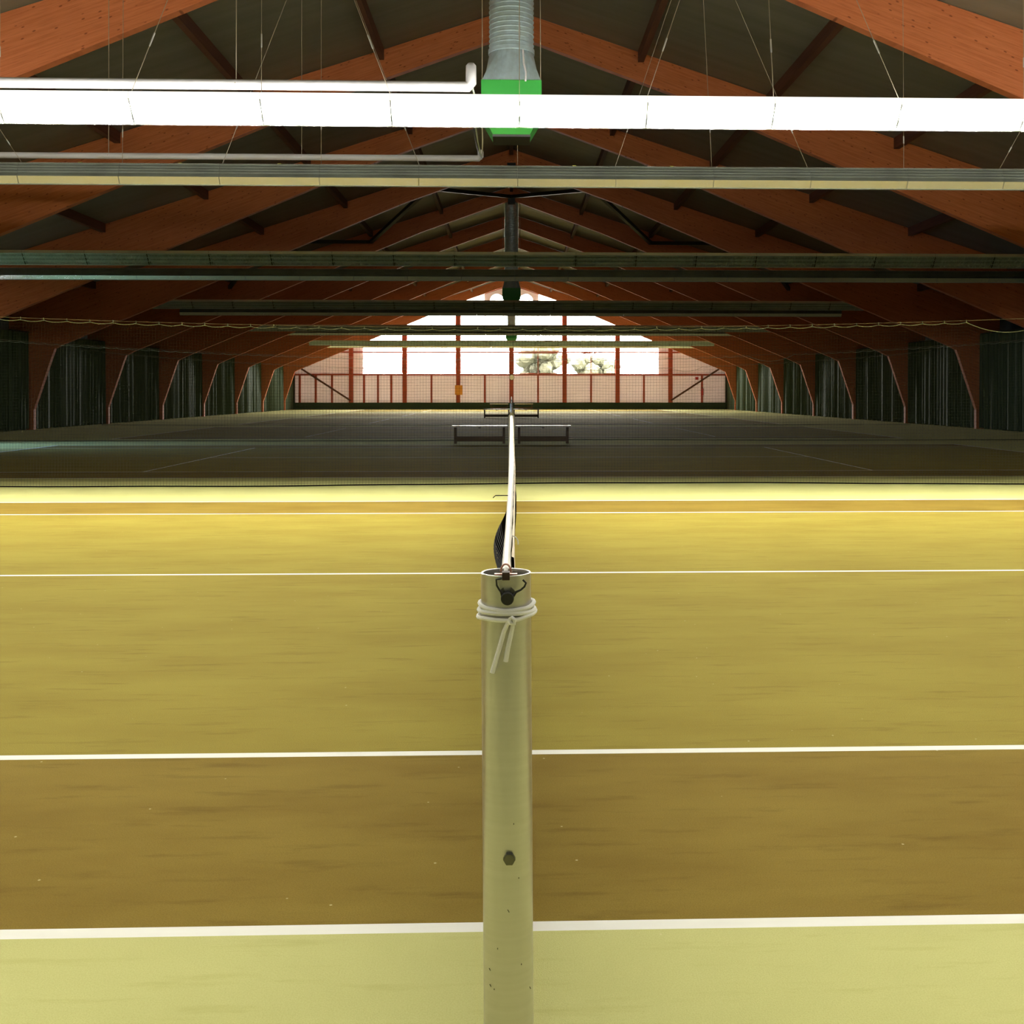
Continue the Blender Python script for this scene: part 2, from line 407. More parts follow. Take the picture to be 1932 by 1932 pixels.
# windows: one per bay, upper and lower light
wn = [0]
def window(poly):
    wn[0] += 1
    cx = sum(p[0] for p in poly)/len(poly); cz = sum(p[1] for p in poly)/len(poly)
    f = MB(); n = len(poly)
    inner = [(cx+(p-cx)*(1-0.045/max(abs(p-cx), 0.3)), cz+(q-cz)*(1-0.045/max(abs(q-cz), 0.3))) for p, q in poly]
    for yy in (GY-0.03, GY+0.03):
        f.loft([(p, yy, q) for p, q in poly], [(p, yy, q) for p, q in inner])
    f.loft([(p, GY-0.03, q) for p, q in inner], [(p, GY+0.03, q) for p, q in inner])
    w = tag(f.build('window_%d' % wn[0], M['red'], recalc=False), kind='structure')
    MB().prism(inner, GY-0.006, GY+0.006).build('glass_pane', M['glass'], w)
edges = [-WIN] + [2.1925*i for i in range(-5, 6)] + [WIN]
for a, b in zip(edges[:-1], edges[1:]):
    a2 = a + (0.17 if abs(a/4.385-round(a/4.385)) < 0.01 else 0.02); b2 = b - (0.17 if abs(b/4.385-round(b/4.385)) < 0.01 else 0.02)
    window([(a2, 2.95), (b2, 2.95), (b2, 4.65), (a2, 4.65)])
    za, zb2 = min(8.0, roof_z(a2)-0.25), min(8.0, roof_z(b2)-0.25)
    window([(a2, 4.79), (b2, 4.79), (b2, zb2), (a2, za)])
for s in (-1, 1):
    xs_ = [s*2.3, s*4.1, s*2.3]
    window([(s*2.3, 8.25), (s*5.0, 8.25), (s*5.0, roof_z(5.0)-0.22), (s*2.3, roof_z(2.3)-0.22)][::s])
# fixtures on the gable wall
b = empty('distribution_box', (-4.33, GY-0.18, 1.2), 'small orange box fixed to a red post of the far gable wall', 'box')
MB().box((-0.31, -0.2, 0), (0.31, 0, 0.8)).build('casing', M['orange_box'], b, bevel=0.02)
MB().box((-0.28, -0.23, 0.03), (0.28, -0.2, 0.77)).build('door', M['orange_box'], b, bevel=0.01)
c = empty('wall_clock', (0.02, GY-0.185, 2.64), 'round white clock on the centre post of the far gable wall', 'clock')
MB().add([(0.21*math.cos(2*PI*k/28), 0, 0.21*math.sin(2*PI*k/28)) for k in range(28)] + [(0.21*math.cos(2*PI*k/28), -0.07, 0.21*math.sin(2*PI*k/28)) for k in range(28)],
         [tuple(range(28)), tuple(range(55, 27, -1))] + [(k, k+28, (k+1) % 28+28, (k+1) % 28) for k in range(28)]).build('face', M['clock'], c)
MB().tube([(0.21*math.cos(2*PI*k/28), -0.06, 0.21*math.sin(2*PI*k/28)) for k in range(29)], 0.018, 6).build('rim', M['black'], c)
e = empty('fire_extinguisher', (15.8, GY-0.2, 1.15), 'red fire extinguisher hanging at the right end of the gable wall', 'extinguisher')
MB().lathe([(0.02, 0), (0.085, 0.02), (0.09, 0.06), (0.09, 0.5), (0.06, 0.57), (0.03, 0.6)], n=16).build('cylinder', M['extinguisher'], e, True)
MB().box((-0.03, -0.09, 0.6), (0.03, 0.04, 0.66)).tube([(0, -0.05, 0.63), (0.1, -0.09, 0.5), (0.11, -0.08, 0.25)], 0.012).build('valve', M['black'], e)
MB().box((-0.05, 0.06, 0.1), (0.05, 0.13, 0.5)).build('bracket', M['black'], e)
MB().box((15.25, GY-0.02, 2.45), (15.5, GY+0.05, 2.68)).build('warning_sign', M['extinguisher'])
tag(bpy.data.objects['warning_sign'], 'little red sign on the pale panel above the fire extinguisher', 'sign')

# ------------------------------------------------------------------ timber frames
def frame_half(s):
    top = [(0, 10.54), (18.62, 10.54-0.327*18.62)]
    bot = [(0, 9.95), (4.0, 8.50), (12.0, 5.13), (16.6, 3.20)]
    raf = MB().prism([(s*x, z) for x, z in [top[0], (18.62, top[1][1]), (18.62, 4.2), (16.95, 3.02)] + bot[::-1]], 0, 0.2)
    col = MB().prism([(s*x, z) for x, z in [(16.95, 3.02), (18.62, 4.2), (18.62, 0), (17.72, 0), (17.72, 0.75), (17.05, 2.75)]], 0, 0.2)
    return raf, col
proto = None
names = ['nearest', 'second nearest', 'third nearest', 'fourth nearest', 'fifth nearest', 'sixth nearest', 'seventh nearest', 'eighth nearest', 'second to last', 'farthest']
for i, y in enumerate(FR):
    lab = f'{names[i]} of the orange glulam roof frames spanning the tennis hall'
    if i == 8: lab = 'orange glulam roof frame standing last but one before the bright gable'
    if i == 9: lab = 'brightest red-orange glulam frame, standing right before the window gable'
    if proto is None:
        proto = empty('timber_frame', (0, y, 0), lab, 'roof frame', 'glulam frames of the hall')
        for s in (-1, 1):
            r_, c_ = frame_half(s)
            r_.build('rafter', M['glulam'], proto); c_.build('column', M['glulam'], proto)
        MB().box((-0.16, -0.03, 9.78), (0.16, 0.23, 10.02)).build('ridge_bracket', M['black'], proto)
    else:
        o = copy_tree(proto); o.location = (0, y, 0); tag(o, lab)

# purlins between frames
pproto = {}
for i in range(len(FR)-0):
    ya = FR[i]+0.2; yb = FR[i+1] if i+1 < len(FR) else GY-0.3
    for k in range(-5, 6):
        x = 3.1*k; s = (k > 0) - (k < 0)
        key = (k, round(yb-ya, 2))
        side = 'along the ridge' if k == 0 else f'{ORD[abs(k)-1]} down the {"right" if k > 0 else "left"} slope'
        where = f'between {ORD[i]} and {ORD[i+1]} timber frame' if i+1 < len(FR) else 'between the last frame and the gable'
        lab = f'dark purlin {side}, {where}'
        if key not in pproto:
            z = roof_z(x)
            h = 0.25
            poly = [(x-0.07, z-h), (x+0.07, z-h), (x+0.07, roof_z(x+0.07)-0.005), (x-0.07, roof_z(x-0.07)-0.005)]
            o = MB().prism(poly, 0, yb-ya).build('purlin', M['purlin'], loc=(0, ya, 0)); pproto[key] = o
            tag(o, lab, 'purlin', 'roof purlins')
        else:
            o = pproto[key].copy(); COL.objects.link(o); o.location = (0, ya, 0); tag(o, lab)
# wind bracing between the fourth and fifth frames
ya, yb = FR[3]+0.1, FR[4]-0.06
for s in (-1, 1):
    pts = [(0.0, yb), (3.1, ya), (6.2, yb), (9.3, ya), (12.4, yb)]
    for j in range(4):
        (x0, p0), (x1, p1) = pts[j], pts[j+1]
        z0, z1 = roof_z(x0)-0.48, roof_z(x1)-0.48
        a0 = Vector((s*x0, p0, z0)); a1 = Vector((s*x1, p1, z1))
        tag(MB().tube([a0, a1], 0.105, 4).build('wind_brace', M['black']),
            f'black diagonal wind brace under the roof, {ORD[j]} {"right" if s > 0 else "left"} of the ridge', 'brace', 'zigzag roof bracing')

# ------------------------------------------------------------------ side curtains
def curtain(s, ya, yb, seed):
    rnd = random.Random(seed); n = int((yb-ya)/0.07)
    vs = []; zs = [0.03, 0.9, 2.2, 3.6]
    ph = rnd.random()*6; offs = []
    for i in range(n+1):
        y = ya+(yb-ya)*i/n
        a = 0.05*math.sin(y*21+ph+1.5*math.sin(y*2.3)) + 0.03*math.sin(y*37+ph*2) + rnd.uniform(-0.018, 0.018)
        offs.append((y, a))
    for z in zs:
        for y, a in offs:
            vs.append((s*(17.86 - a*(1.15-0.12*z)), y, z+(0.02*math.sin(y*9) if z < 1 else 0)))
    m = n+1
    th = [(v[0]+s*0.012, v[1], v[2]) for v in vs]
    mb = MB(); k4 = len(zs)
    fs = [(r*m+i, r*m+i+1, (r+1)*m+i+1, (r+1)*m+i) for r in range(k4-1) for i in range(n)]
    mb.add(vs, fs); mb.add(th, [f[::-1] for f in fs])
    mb.thread([(s*17.86, ya, 3.62), (s*17.86, yb, 3.62)], 0.03, 1)
    return mb
for s in (-1, 1):
    side = 'left' if s < 0 else 'right'
    for i in range(len(FR)):
        ya = FR[i]+0.26; yb = (FR[i+1]-0.06) if i+1 < len(FR) else GY-0.28
        if s < 0 and i == 1: continue
        where = f'between the {ORD[i]} and {ORD[i+1]} frames' if i+1 < len(FR) else 'beside the far gable'
        tag(curtain(s, ya, yb, i*2+s).build('side_curtain', [M['curtain'], M['black']], smooth=True, recalc=False),
            f'dark green pleated curtain along the {side} wall, {where}', 'curtain', 'side wall curtains')

# ------------------------------------------------------------------ fluorescent fixtures
# section: u = towards the court it serves, z up; louvre from L0 to L1
L0, L1, T1, T0, B1 = (-0.12, 0.0), (0.10, 0.27), (0.085, 0.36), (-0.12, 0.355), (-0.195, 0.125)
FL = 1.598
def lerp(a, b, t): return (a[0]+(b[0]-a[0])*t, a[1]+(b[1]-a[1])*t)
nrm = (0.775, -0.632)
def fixture_parts(s, lit):
    """s=+1 serves the court beyond (+Y), s=-1 serves the court before it (-Y)"""
    P = lambda p, d=0.0: (s*(p[0]+nrm[0]*d), p[1]+nrm[1]*d)
    out = []
    h = FL/2
    hs = MB()
    hs.prism([P(L1), P(T1), P(T0), P(lerp(T0, B1, .06)), P(lerp(L1, T0, .3))], -h, h, 'x', 1)       # top band
    hs.prism([P(T0), P(B1), P(lerp(B1, L0, .1), .03), P(lerp(T0, L1, .25))], -h, h, 'x', 0)         # dark back
    for t in (0.10, 0.30, 0.50, 0.70):          # ribs on the back
        q = lerp(T0, B1, t)
        hs.box((-h, min(s*(q[0]-0.012), s*(q[0]+0.01)), q[1]-0.012), (h, max(s*(q[0]-0.012), s*(q[0]+0.01)), q[1]+0.012), 0)
    for x in (-h+0.004, h-0.004):               # end plates
        hs.prism([P(L0), P(L1), P(T1), P(T0), P(B1)], x-0.0025, x+0.0025, 'x', 0)
    hs.prism([P(lerp(L0, L1, .30), -0.088), P(lerp(L0, L1, .98), -0.088), P(lerp(L0, L1, .98), -0.08), P(lerp(L0, L1, .30), -0.08)], -h, h, 'x', 2)
    if lit:                                     # added unseen ledge keeping the back glow off the floor
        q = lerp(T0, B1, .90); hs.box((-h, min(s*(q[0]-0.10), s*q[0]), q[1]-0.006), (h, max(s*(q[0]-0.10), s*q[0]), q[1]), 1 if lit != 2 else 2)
    out.append(('housing', hs, [M['housing_dark'], M['band_bloom'] if lit == 2 else M['housing'], M['housing'] if lit else M['recess']]))
    fg = MB().prism([P(B1), P(L0), P(L0, 0.006), P((B1[0]+0.012, B1[1]))], -h, h, 'x')
    out.append(('flange', fg, [M['flange']]))
    lv = MB()
    for t in ((0.0,) if lit else (0.0, 0.333, 0.667, 1.0)):
        q = lerp(L0, L1, t); q2 = (q[0]+0.007, q[1]+0.009); dp = 0.014 if t == 0.0 else 0.05
        lv.prism([P(q, 0.004), P(q, -dp), P(q2, -dp), P(q2, 0.004)], -h, h, 'x')
    nf = 38
    for j in range(nf+1):
        x = -h+0.03+(FL-0.06)*j/nf
        if lit and j % 2: continue
        for t in ((0.0, .333), (.333, .667), (.667, 1.0)):
            q0, q1 = lerp(L0, L1, t[0]), lerp(L0, L1, t[1])
            if lit: continue
            lv.prism([P(q0, -0.004), P(q1, -0.004), P(q1, -0.045), P(q0, -0.045 if t[0] else -0.012)], x-0.004, x+0.004, 'x')
    out.append(('louvre', lv, [M['louvre']]))
    return out
def tubes(s, lamp):
    P = lambda p, d=0.0: (s*(p[0]+nrm[0]*d), p[1]+nrm[1]*d)
    mb = MB()
    if lamp is None:
        for t in (0.167, 0.5, 0.833):
            q = P(lerp(L0, L1, t), -0.06)
            mb.tube([(-0.75, q[0], q[1]), (0.75, q[0], q[1])], 0.013, 8)
        return mb, M['tube_off']
    # bright tube box set just inside the reflector opening, rounded off at both ends
    secs = [(-0.775, .05, .03), (-0.74, .03, .008), (-0.70, .0, .0), (0.70, .0, .0), (0.74, .03, .008), (0.775, .05, .03)]
    prev = None
    for x, e, dd in secs:
        row = [(x, *P(lerp(L0, L1, t), d)) for t, d in ((.28+e, -.075), (.30+e, -.006-dd), (.42, .004-dd), (.58, .004-dd), (.70-e, -.006-dd), (.72-e, -.075))]
        if prev: mb.add(prev+row, [(i, i+1, i+7, i+6) for i in range(5)])
        prev = row
    # added back glow brightening the next row, then light through the top slots
    b0, b1 = lerp(T0, B1, .52), lerp(T0, B1, .86)
    mb.add([(-.74, *P(b0, -.013)), (.74, *P(b0, -.013)), (.74, *P(b1, -.013)), (-.74, *P(b1, -.013))], [(0, 1, 2, 3)], 2)
    mb.add([(-.74, *P((T1[0]-.03, .362))), (.74, *P((T1[0]-.03, .362))), (.74, *P((T0[0]+.05, .362))), (-.74, *P((T0[0]+.05, .362)))], [(0, 1, 2, 3)], 1)
    return mb, lamp
ROWS = [  # y, facing, lit material, wires, tilt, label phrase
    (-3.14, -1, 'fill_back', False, 40, 'added fill lamp behind the near court'),  # added unseen row for more front light
    (1.05, 1, 'lamp_near', False, -40, 'glowing lamp above the near sideline'),
    (11.66, -1, 'lamp', True, 0, 'glowing white fluorescent lamp in the lit row'),
    (15.86, 1, None, True, 0, 'unlit lamp with pale lower flange, row behind the lit one'),
    (26.66, -1, None, False, 0, 'unlit lamp with open louvre over the second court'),
    (30.66, 1, None, False, 0, 'unlit dark-backed lamp in the thin fourth row'),
    (41.5, -1, None, False, 0, 'unlit lamp in the fifth row down the hall'),
    (45.3, 1, None, False, 0, 'unlit lamp in the sixth row down the hall'),
    (57.2, -1, None, False, 0, 'unlit lamp in the seventh row down the hall'),
    (61.4, 1, None, False, 0, 'unlit lamp in the eighth row down the hall'),
    (74.8, -1, None, False, 0, 'unlit lamp in the last row but one'),
    (78.8, 1, None, False, 0, 'unlit lamp in the row nearest the gable'),
]
LZ = 4.72
fcache = {}
def wire_top(x):
    best = None
    for p in (-9.3, -3.1, 3.1, 9.3):
        if abs(x-p) < 2.0: best = p
    return best if best is not None else x
for ri, (y, s, lamp, wires, tilt, phrase) in enumerate(ROWS):
    for k in (range(-10, 10) if ri == 5 else range(-9, 9)):
        x = 0.10 + 1.6*(k+0.5)
        n = k+1 if k >= 0 else -k
        lab = f'{phrase}, {ORD[n-1]} {"right" if k >= 0 else "left"} of centre'
        t = empty('fluorescent_fixture', (x, y, LZ), lab, 'light fixture', 'lamp row %s' % ORD[ri])
        t.rotation_euler = (math.radians(tilt), 0, 0)
        key = (s, lamp)
        if key not in fcache:
            fcache[key] = [mb.build(nm, ms, t) for nm, mb, ms in fixture_parts(s, 2 if lamp == 'lamp' else int(lamp is not None))]
            mb, m = tubes(s, M[lamp] if lamp else None)
            fcache[key].append(mb.build('tube', [m, M[lamp+'_up'], M[lamp+'_side']] if lamp else m, t, recalc=(lamp is None)))
        else:
            for o in fcache[key]:
                c_ = o.copy(); COL.objects.link(c_); c_.parent = t
        if wires:
            xj = -0.8; gx = x+xj; tx = wire_top(gx)
            zt = roof_z(tx)-0.30-LZ
            r = 0.0045
            w = MB().tube([(xj, 0, 0.36), (tx-x, 0.05, zt)], r, 5)
            m0 = Vector((xj, 0, .36)).lerp(Vector((tx-x, 0.05, zt)), 0.14); m1 = Vector((xj, 0, .36)).lerp(Vector((tx-x, 0.05, zt)), 0.18)
            wo = w.build('suspension_wire', M['wire'], t)
            MB().tube([m0, m1], 0.010, 6).build('turnbuckle', M['pipe'], wo)
        if ri == 3 and k in (-5, -4, -3, 0, 1):
            MB().box((0.1, -0.03, 0.355), (0.16, 0.03, 0.385)).build('clip', M['yellow'], t)

# ------------------------------------------------------------------ white pipes on the left
def pipe(y, z, r, rise, lab):
    t = empty('ceiling_pipe', (-0.52, y, z), lab, 'pipe', 'white pipes under the left roof slope')
    MB().tube([(-17.5, 0, 0.0), (-0.07, 0, 0)], r, 16).build('run', M['pipe'], t, True)
    el = MB().tube([(-0.12, 0, 0), (-0.04, 0, 0.0), (0.0, 0, 0.04), (0.0, 0, rise-0.03), (0, 0, rise)], [r, r*1.06, r*1.06, r, r*0.6], 16)
    el.build('elbow', M['pipe'], t, True)
    for x in (-3.0, -6.2, -9.4, -12.6):
        MB().tube([(x, 0, r*0.9), (x, 0.02, roof_z(x-0.52)-z-0.3)], 0.006, 5).build('hanger', M['wire'], t)
        MB().tube([(x, -r-0.002, 0.0), (x+0.001, 0, r+0.003), (x, r+0.002, 0)], 0.008, 5).build('clamp', M['wire'], t)
    return t
pa = pipe(12.1, 5.32, 0.066, 0.30, 'thick white pipe ending in an upturned elbow just behind the lit lamps')
pb = pipe(16.40, 5.33, 0.052, 0.14, 'thinner white pipe with elbow hanging beyond the lit lamp row')
for n_, (dx, dz, lab, m_, r_) in enumerate(((-0.02, -0.04, 'pale looped cord sagging between the two white pipe elbows, left one', 'rope', 0.012),
                                    (0.06, 0.03, 'pale looped cord sagging between the two white pipe elbows, right one', 'cord', 0.010),
                                    (-0.045, -0.10, 'thin black cable strung beside the pale cords between the pipes', 'black', 0.008))):
    pts = [(-0.5+dx*math.sin(PI*t/10), 12.16+(16.35-12.16)*t/10, 5.33-0.02+dz*math.sin(PI*t/10)*1.3) for t in range(11)]
    tag(MB().tube(pts, r_, 6).build('cord' if n_ < 2 else 'cable', M[m_], smooth=True), lab, 'cord' if n_ < 2 else 'cable')

# ------------------------------------------------------------------ roof ventilators
def ventilator(y, zb, lab):
    t = empty('roof_ventilator', (0, y, zb), lab, 'ventilator', 'green ventilators on the ridge line')
    top = roof_z(0.33)-zb-0.02
    prof = []; z = 1.29
    while z < top:
        prof += [(0.305, z), (0.305, z+0.045), (0.316, z+0.052), (0.316, z+0.060), (0.305, z+0.067)]; z += 0.067
    MB().lathe(prof, n=40, cap=False).build('duct', M['galv'], t, True)
    MB().lathe([(0.318, 1.22), (0.325, 1.225), (0.325, 1.285), (0.318, 1.29)], n=40, cap=False).build('collar', M['galv'], t, True)
    hw = 0.40; n = 32
    def sq(h, z):
        pts = []
        for k in range(n):
            a = 2*PI*k/n + PI/n*0; c_, s_ = math.cos(a), math.sin(a); q = h/max(abs(c_), abs(s_)); pts.append((c_*q, s_*q, z))
        return pts
    tr = MB(); circ = [(0.31*math.cos(2*PI*k/n), 0.31*math.sin(2*PI*k/n), 1.23) for k in range(n)]
    tr.loft(sq(hw, 0.765), circ); tr.tube([(-0.17, -hw-0.006, 0.77), (-0.13, -0.33, 1.20)], 0.006, 4)
    tr.build('transition_hood', M['galv'], t)
    cs = MB().loft(sq(0.413, 0.34), sq(0.413, 0.76)); cs.add(sq(0.413, 0.76), [tuple(range(n))])
    cs.box((-0.155, -0.419, 0.34), (-0.147, -0.412, 0.76))
    cs.build('casing', M['green_paint'], t)
    MB().loft(sq(0.255, 0.045), sq(0.413, 0.34)).build('lower_hood', M['green_paint'], t)
    ob = MB().box((-0.26, -0.26, 0.018), (0.26, 0.26, 0.05))
    ob.build('outlet', M['black'], t)
    MB().tube([(0.16, -0.32, 1.2), (0.17, -0.36, 1.0), (0.2, -0.42, 0.86), (0.19, -0.425, 0.74)], 0.014, 6).build('power_cable', M['pipe'], t, True)
    for x in (-0.40, 0.40):
        MB().tube([(x, -0.38, 0.75), (x-0.02*(x > 0)+0.0, -0.36, roof_z(0.4)-zb-0.02)], 0.006, 5).build('suspension_wire', M['wire'], t)
    return t
ventilator(13.36, 4.90, 'bright green ventilator under a ribbed steel duct, behind the lit lamps')
ventilator(47.1, 5.33, 'dark green ventilator under a black ridge duct, half way down the hall')
ventilator(77.2, 5.02, 'smallest ventilator, silhouetted against the far gable windows')

# ------------------------------------------------------------------ divider nets
def divider(y, lab, clips):
    t = empty('divider_net', (0, y, 0), lab, 'divider net', 'nets hung between the courts')
    HX = 17.0; P_ = 0.044
    ztop = lambda x: 2.33 + 0.0026*x*x
    zbot = lambda x: 0.012 + 0.02*max(0, math.sin(x*0.31+1.0))
    wave = lambda x: 0.10*math.sin(x*0.45+0.6) + 0.03*math.sin(x*2.1)
    joints = []
    x = -16.34
    while x < 16.5:
        joints.append(x); x += 0.33
    joints = [j for j in joints if not (7.05 < j < 7.9)] + ([7.62] if False else [])
    def scal(x):
        a = max([j for j in joints if j <= x], default=None); b_ = min([j for j in joints if j > x], default=None)
        if a is None or b_ is None: return 0.03
        w = b_-a; u = (x-a)/w
        return 0.025 + (0.022 if w < 0.4 else 0.17)*4*u*(1-u)
    m = MB(); r = 0.0012
    nx = int(2*HX/P_)
    for i in range(nx+1):
        x = -HX+i*P_; zt = ztop(x)-scal(x); w_ = wave(x)
        m.thread([(x, w_*(1-0.9)+0, zt), (x, w_, zbot(x))], r)
    nz_ = 53
    for j in range(1, nz_):
        f = j/nz_
        m.thread([(xx, wave(xx)*(1-0.9*f), zbot(xx)+(ztop(xx)-scal(xx)-zbot(xx))*f) for xx in [-HX+0.2833*q for q in range(121)]], r)
    m.build('netting', M['dmesh'], t, recalc=False)
    MB().tube([(xx, 0, ztop(xx)) for xx in [-HX+0.85*q for q in range(41)]], 0.0035, 5).build('support_cable', M['wire'], t)
    MB().tube([(-HX+0.055*q, 0, ztop(-HX+0.055*q)-scal(-HX+0.055*q)) for q in range(619)], 0.006, 5).build('top_rope', M['rope'], t)
    MB().tube([(-HX+0.2*q, wave(-HX+0.2*q), 0.012+zbot(-HX+0.2*q)) for q in range(171)], 0.010, 5).build('bottom_rope', M['mesh'], t)
    for s in (-1, 1): MB().tube([(s*HX, 0, ztop(HX)), (s*18.85, 0, ztop(HX)+0.25)], 0.005, 5).build('anchor_wire', M['wire'], t)
    if clips:
        first = None
        for j in joints[:98]:
            if first is None:
                first = MB().tube([(0, 0, 0.012), (0.004, 0, -0.01), (0, 0, -0.035)], 0.006, 5).build('clip', M['rope'], t); first.location = (j, 0, ztop(j))
            else:
                c_ = first.copy(); COL.objects.link(c_); c_.parent = t; c_.location = (j, 0, ztop(j))
    return t
d1 = divider(14.0, 'nearest dark divider net across the hall, with scalloped top rope', True)
def far_divider(y, lab):
    c_ = bpy.data.objects.new('divider_net', None); COL.objects.link(c_); c_.location = (0, y, 0)
    tag(c_, lab, 'divider net', 'nets hung between the courts')
    for ch in d1.children:
        if ch.name.startswith('clip'): continue
        o = ch.copy(); COL.objects.link(o); o.parent = c_
far_divider(28.75, 'second dark divider net, hanging just beyond the nearer pair of benches')
far_divider(43.55, 'third dark divider net across the middle of the hall')

# ------------------------------------------------------------------ net posts
PR = 0.0425
def post_z(row): return 1.376 - (row-741)*1.795/F_PX
def post_x(px): return (px-965)*1.795/F_PX + 0.008      # relative to the post axis at x=-0.008
H_POST = 1.071
def lean(o): o.rotation_euler = (0, math.radians(-0.35), 0)
def make_post(loc, lab):
    t = empty('net_post', loc, lab, 'net post', 'round aluminium tennis net posts')
    n = 40
    b_ = MB(); ri = PR-0.0032
    prof = [(PR, 0), (PR, H_POST-0.001), (PR-0.001, H_POST)]
    b_.lathe(prof, n=n, cap=False)
    b_.lathe([(ri, H_POST-0.12), (ri, H_POST-0.001)], n=n, cap=False, mi=0)
    b_.lathe([(ri, H_POST-0.001), (ri+0.001, H_POST), (PR-0.001, H_POST)], n=n, cap=False, mi=2)
    b_.build('tube', [M['alu'], M['recess'], M['alu_edge']], t, True, recalc=False)
    MB().lathe([(0.055, 0), (0.055, 0.008), (PR+0.001, 0.010)], n=n, cap=False).build('floor_sleeve', M['alu'], t, True)
    return t
post = make_post((-0.003, 0, 0), 'nearest net post, grey aluminium tube with white cord and hooks')
def hexagon(r, y0, y1, cx, cz, rot=PI/6):
    pts = [(cx+r*math.cos(PI/3*k+rot), cz+r*math.sin(PI/3*k+rot)) for k in range(6)]
    return MB().prism(pts, y0, y1)
yf = -PR
hexagon(0.0105, yf-0.008, yf+0.004, 0.003, post_z(1620), 0).build('hex_bolt', M['bolt'], post, bevel=0.001)
zk = post_z(1127)
kn = MB().add([(0.0025+0.0108*math.cos(2*PI*k/24), yy, zk+0.0108*math.sin(2*PI*k/24)) for yy in (yf+0.004, yf-0.016) for k in range(24)],
              [(k, (k+1) % 24, (k+1) % 24+24, k+24) for k in range(24)] + [tuple(range(24, 48))])
kn.build('tension_knob', M['black'], post, True, bevel=0.0015)
def hk(pts): return [(post_x(p), yf-0.007, post_z(q)) for p, q in pts]
MB().tube(hk([(948.5, 1090), (938, 1092), (939, 1103), (943, 1110), (947, 1115), (949, 1124)]), [0.0017]*4+[0.0022, 0.002], 8).build('hook', M['black'], post, True)
MB().tube(hk([(988, 1093), (994, 1099), (991, 1106), (984, 1112), (975, 1116), (970, 1124)]), [0.0017]*4+[0.0022, 0.002], 8).build('hook', M['black'], post, True)
hm = MB().add([(post_x(p), yf-0.0035, post_z(q)) for p, q in [(946, 1113), (951, 1108), (955, 1117), (962, 1117), (966, 1108), (973, 1115), (971, 1132), (948, 1132)]] +
              [(post_x(p), yf+0.004, post_z(q)) for p, q in [(946, 1113), (951, 1108), (955, 1117), (962, 1117), (966, 1108), (973, 1115), (971, 1132), (948, 1132)]],
              [tuple(range(8))] + [(k, k+8, (k+1) % 8+8, (k+1) % 8) for k in range(8)])
hm.build('hook_plate', M['bolt'], post)
MB().box((post_x(949), yf-0.006, post_z(1094)), (post_x(963.5), yf+0.012, post_z(1079))).build('catch_block', mat('rust_black', (0.03, 0.01, 0.008), 0.6), post, bevel=0.001)
zc = H_POST
cg = MB().box((-0.019, yf+0.013, zc-0.006), (0.019, yf+0.024, zc+0.001))
cg.tube([(-0.0085+0.0085*(1-math.cos(PI*k/12)), yf+0.03, zc+0.002+0.013*math.sin(PI*k/12)) for k in range(13)], 0.0016, 8)
cg.build('cable_guide', M['copper'], post, True)
MB().tube([(0.0, yf+0.012, zc-0.002), (0.0, yf+0.024, zc+0.004), (0.0, yf+0.035, zc+0.007), (0, 0.06, zc-0.005)], 0.0034, 8).build('net_cable', M['cord'], post, True)
sc = MB()
for px, py, a in ((977, 1660, 0), (957, 1720, 1), (936, 1793, 0), (981, 1825, 0), (921, 1838, 1), (922, 1868, 1), (929, 1872, 0), (997, 1878, 1), (968, 1556, 0)):
    x = post_x(px); x = max(-0.040, min(0.040, x)); yy = -math.sqrt(max(1e-6, PR*PR-x*x))-0.0003; z = post_z(py)
    l = 0.0022 if a else 0.0012
    sc.tube([(x-l*a*0.6, yy, z+l), (x+l*a*0.6, yy-0.0002, z-l)], 0.0007, 5)
sc.build('paint_chips', M['scratch'], post)
lean(post)
# far and neighbouring posts
for k in range(6):
    for j, yy in enumerate((0.0, 12.8)):
        if k == 0 and j == 0: continue
        make_post((0, PITCHC*k+yy, 0), f'{"far" if j else "near"} aluminium post of the {ORD[k]} tennis court\'s net')

# cord tied round the nearest post
R_ = PR+0.0038
def wrap(rows_f, a0, a1, n=40, r0=R_):
    pts = []
    for i in range(n+1):
        a = a0+(a1-a0)*i/n
        pts.append((-0.008+r0*math.sin(a), -r0*math.cos(a), rows_f(a)))
    return pts
def zr(row, front=True):
    return post_z(row)
def interp(tbl):
    def f(a):
        a = (a+PI) % (2*PI)-PI
        for (a0, r0), (a1, r1) in zip(tbl[:-1], tbl[1:]):
            if a0 <= a <= a1:
                t = (a-a0)/(a1-a0); t = t*t*(3-2*t); return post_z(r0+(r1-r0)*t)
        return post_z(tbl[-1][1])
    return f
cord = empty('tie_cord', (0, 0, 0), 'white cord wrapped three times round the nearest net post and knotted', 'cord')
cr_ = 0.0036
loops = [interp([(-PI, 1146), (-1.5, 1146), (-0.7, 1150), (0.0, 1152), (0.7, 1150), (1.5, 1145), (PI, 1146)]),
         interp([(-PI, 1157), (-1.5, 1159), (-0.6, 1157), (0.1, 1157), (0.8, 1158), (1.5, 1158), (PI, 1157)]),
         interp([(-PI, 1168), (-1.5, 1172), (-0.8, 1169), (0.0, 1169.5), (0.3, 1169), (0.9, 1164), (1.5, 1161), (PI, 1164)])]
for i, f in enumerate(loops):
    pts = wrap(f, -PI, PI, 64, R_+0.0012*i)
    MB().tube(pts, cr_, 8, cap=False).build('cord_loop', M['cord'], cord, True)
def cp(px, row, off=0.0): return ((px-965)*1.79/F_PX, -PR-0.0045-off, post_z(row))
MB().tube([cp(962, 1167, 0.003), cp(966, 1163, .007), cp(971, 1167, .007), cp(970, 1174, .006), cp(963, 1173, .007), cp(960, 1169, .004)], 0.0036, 8).build('knot', M['cord'], cord, True)
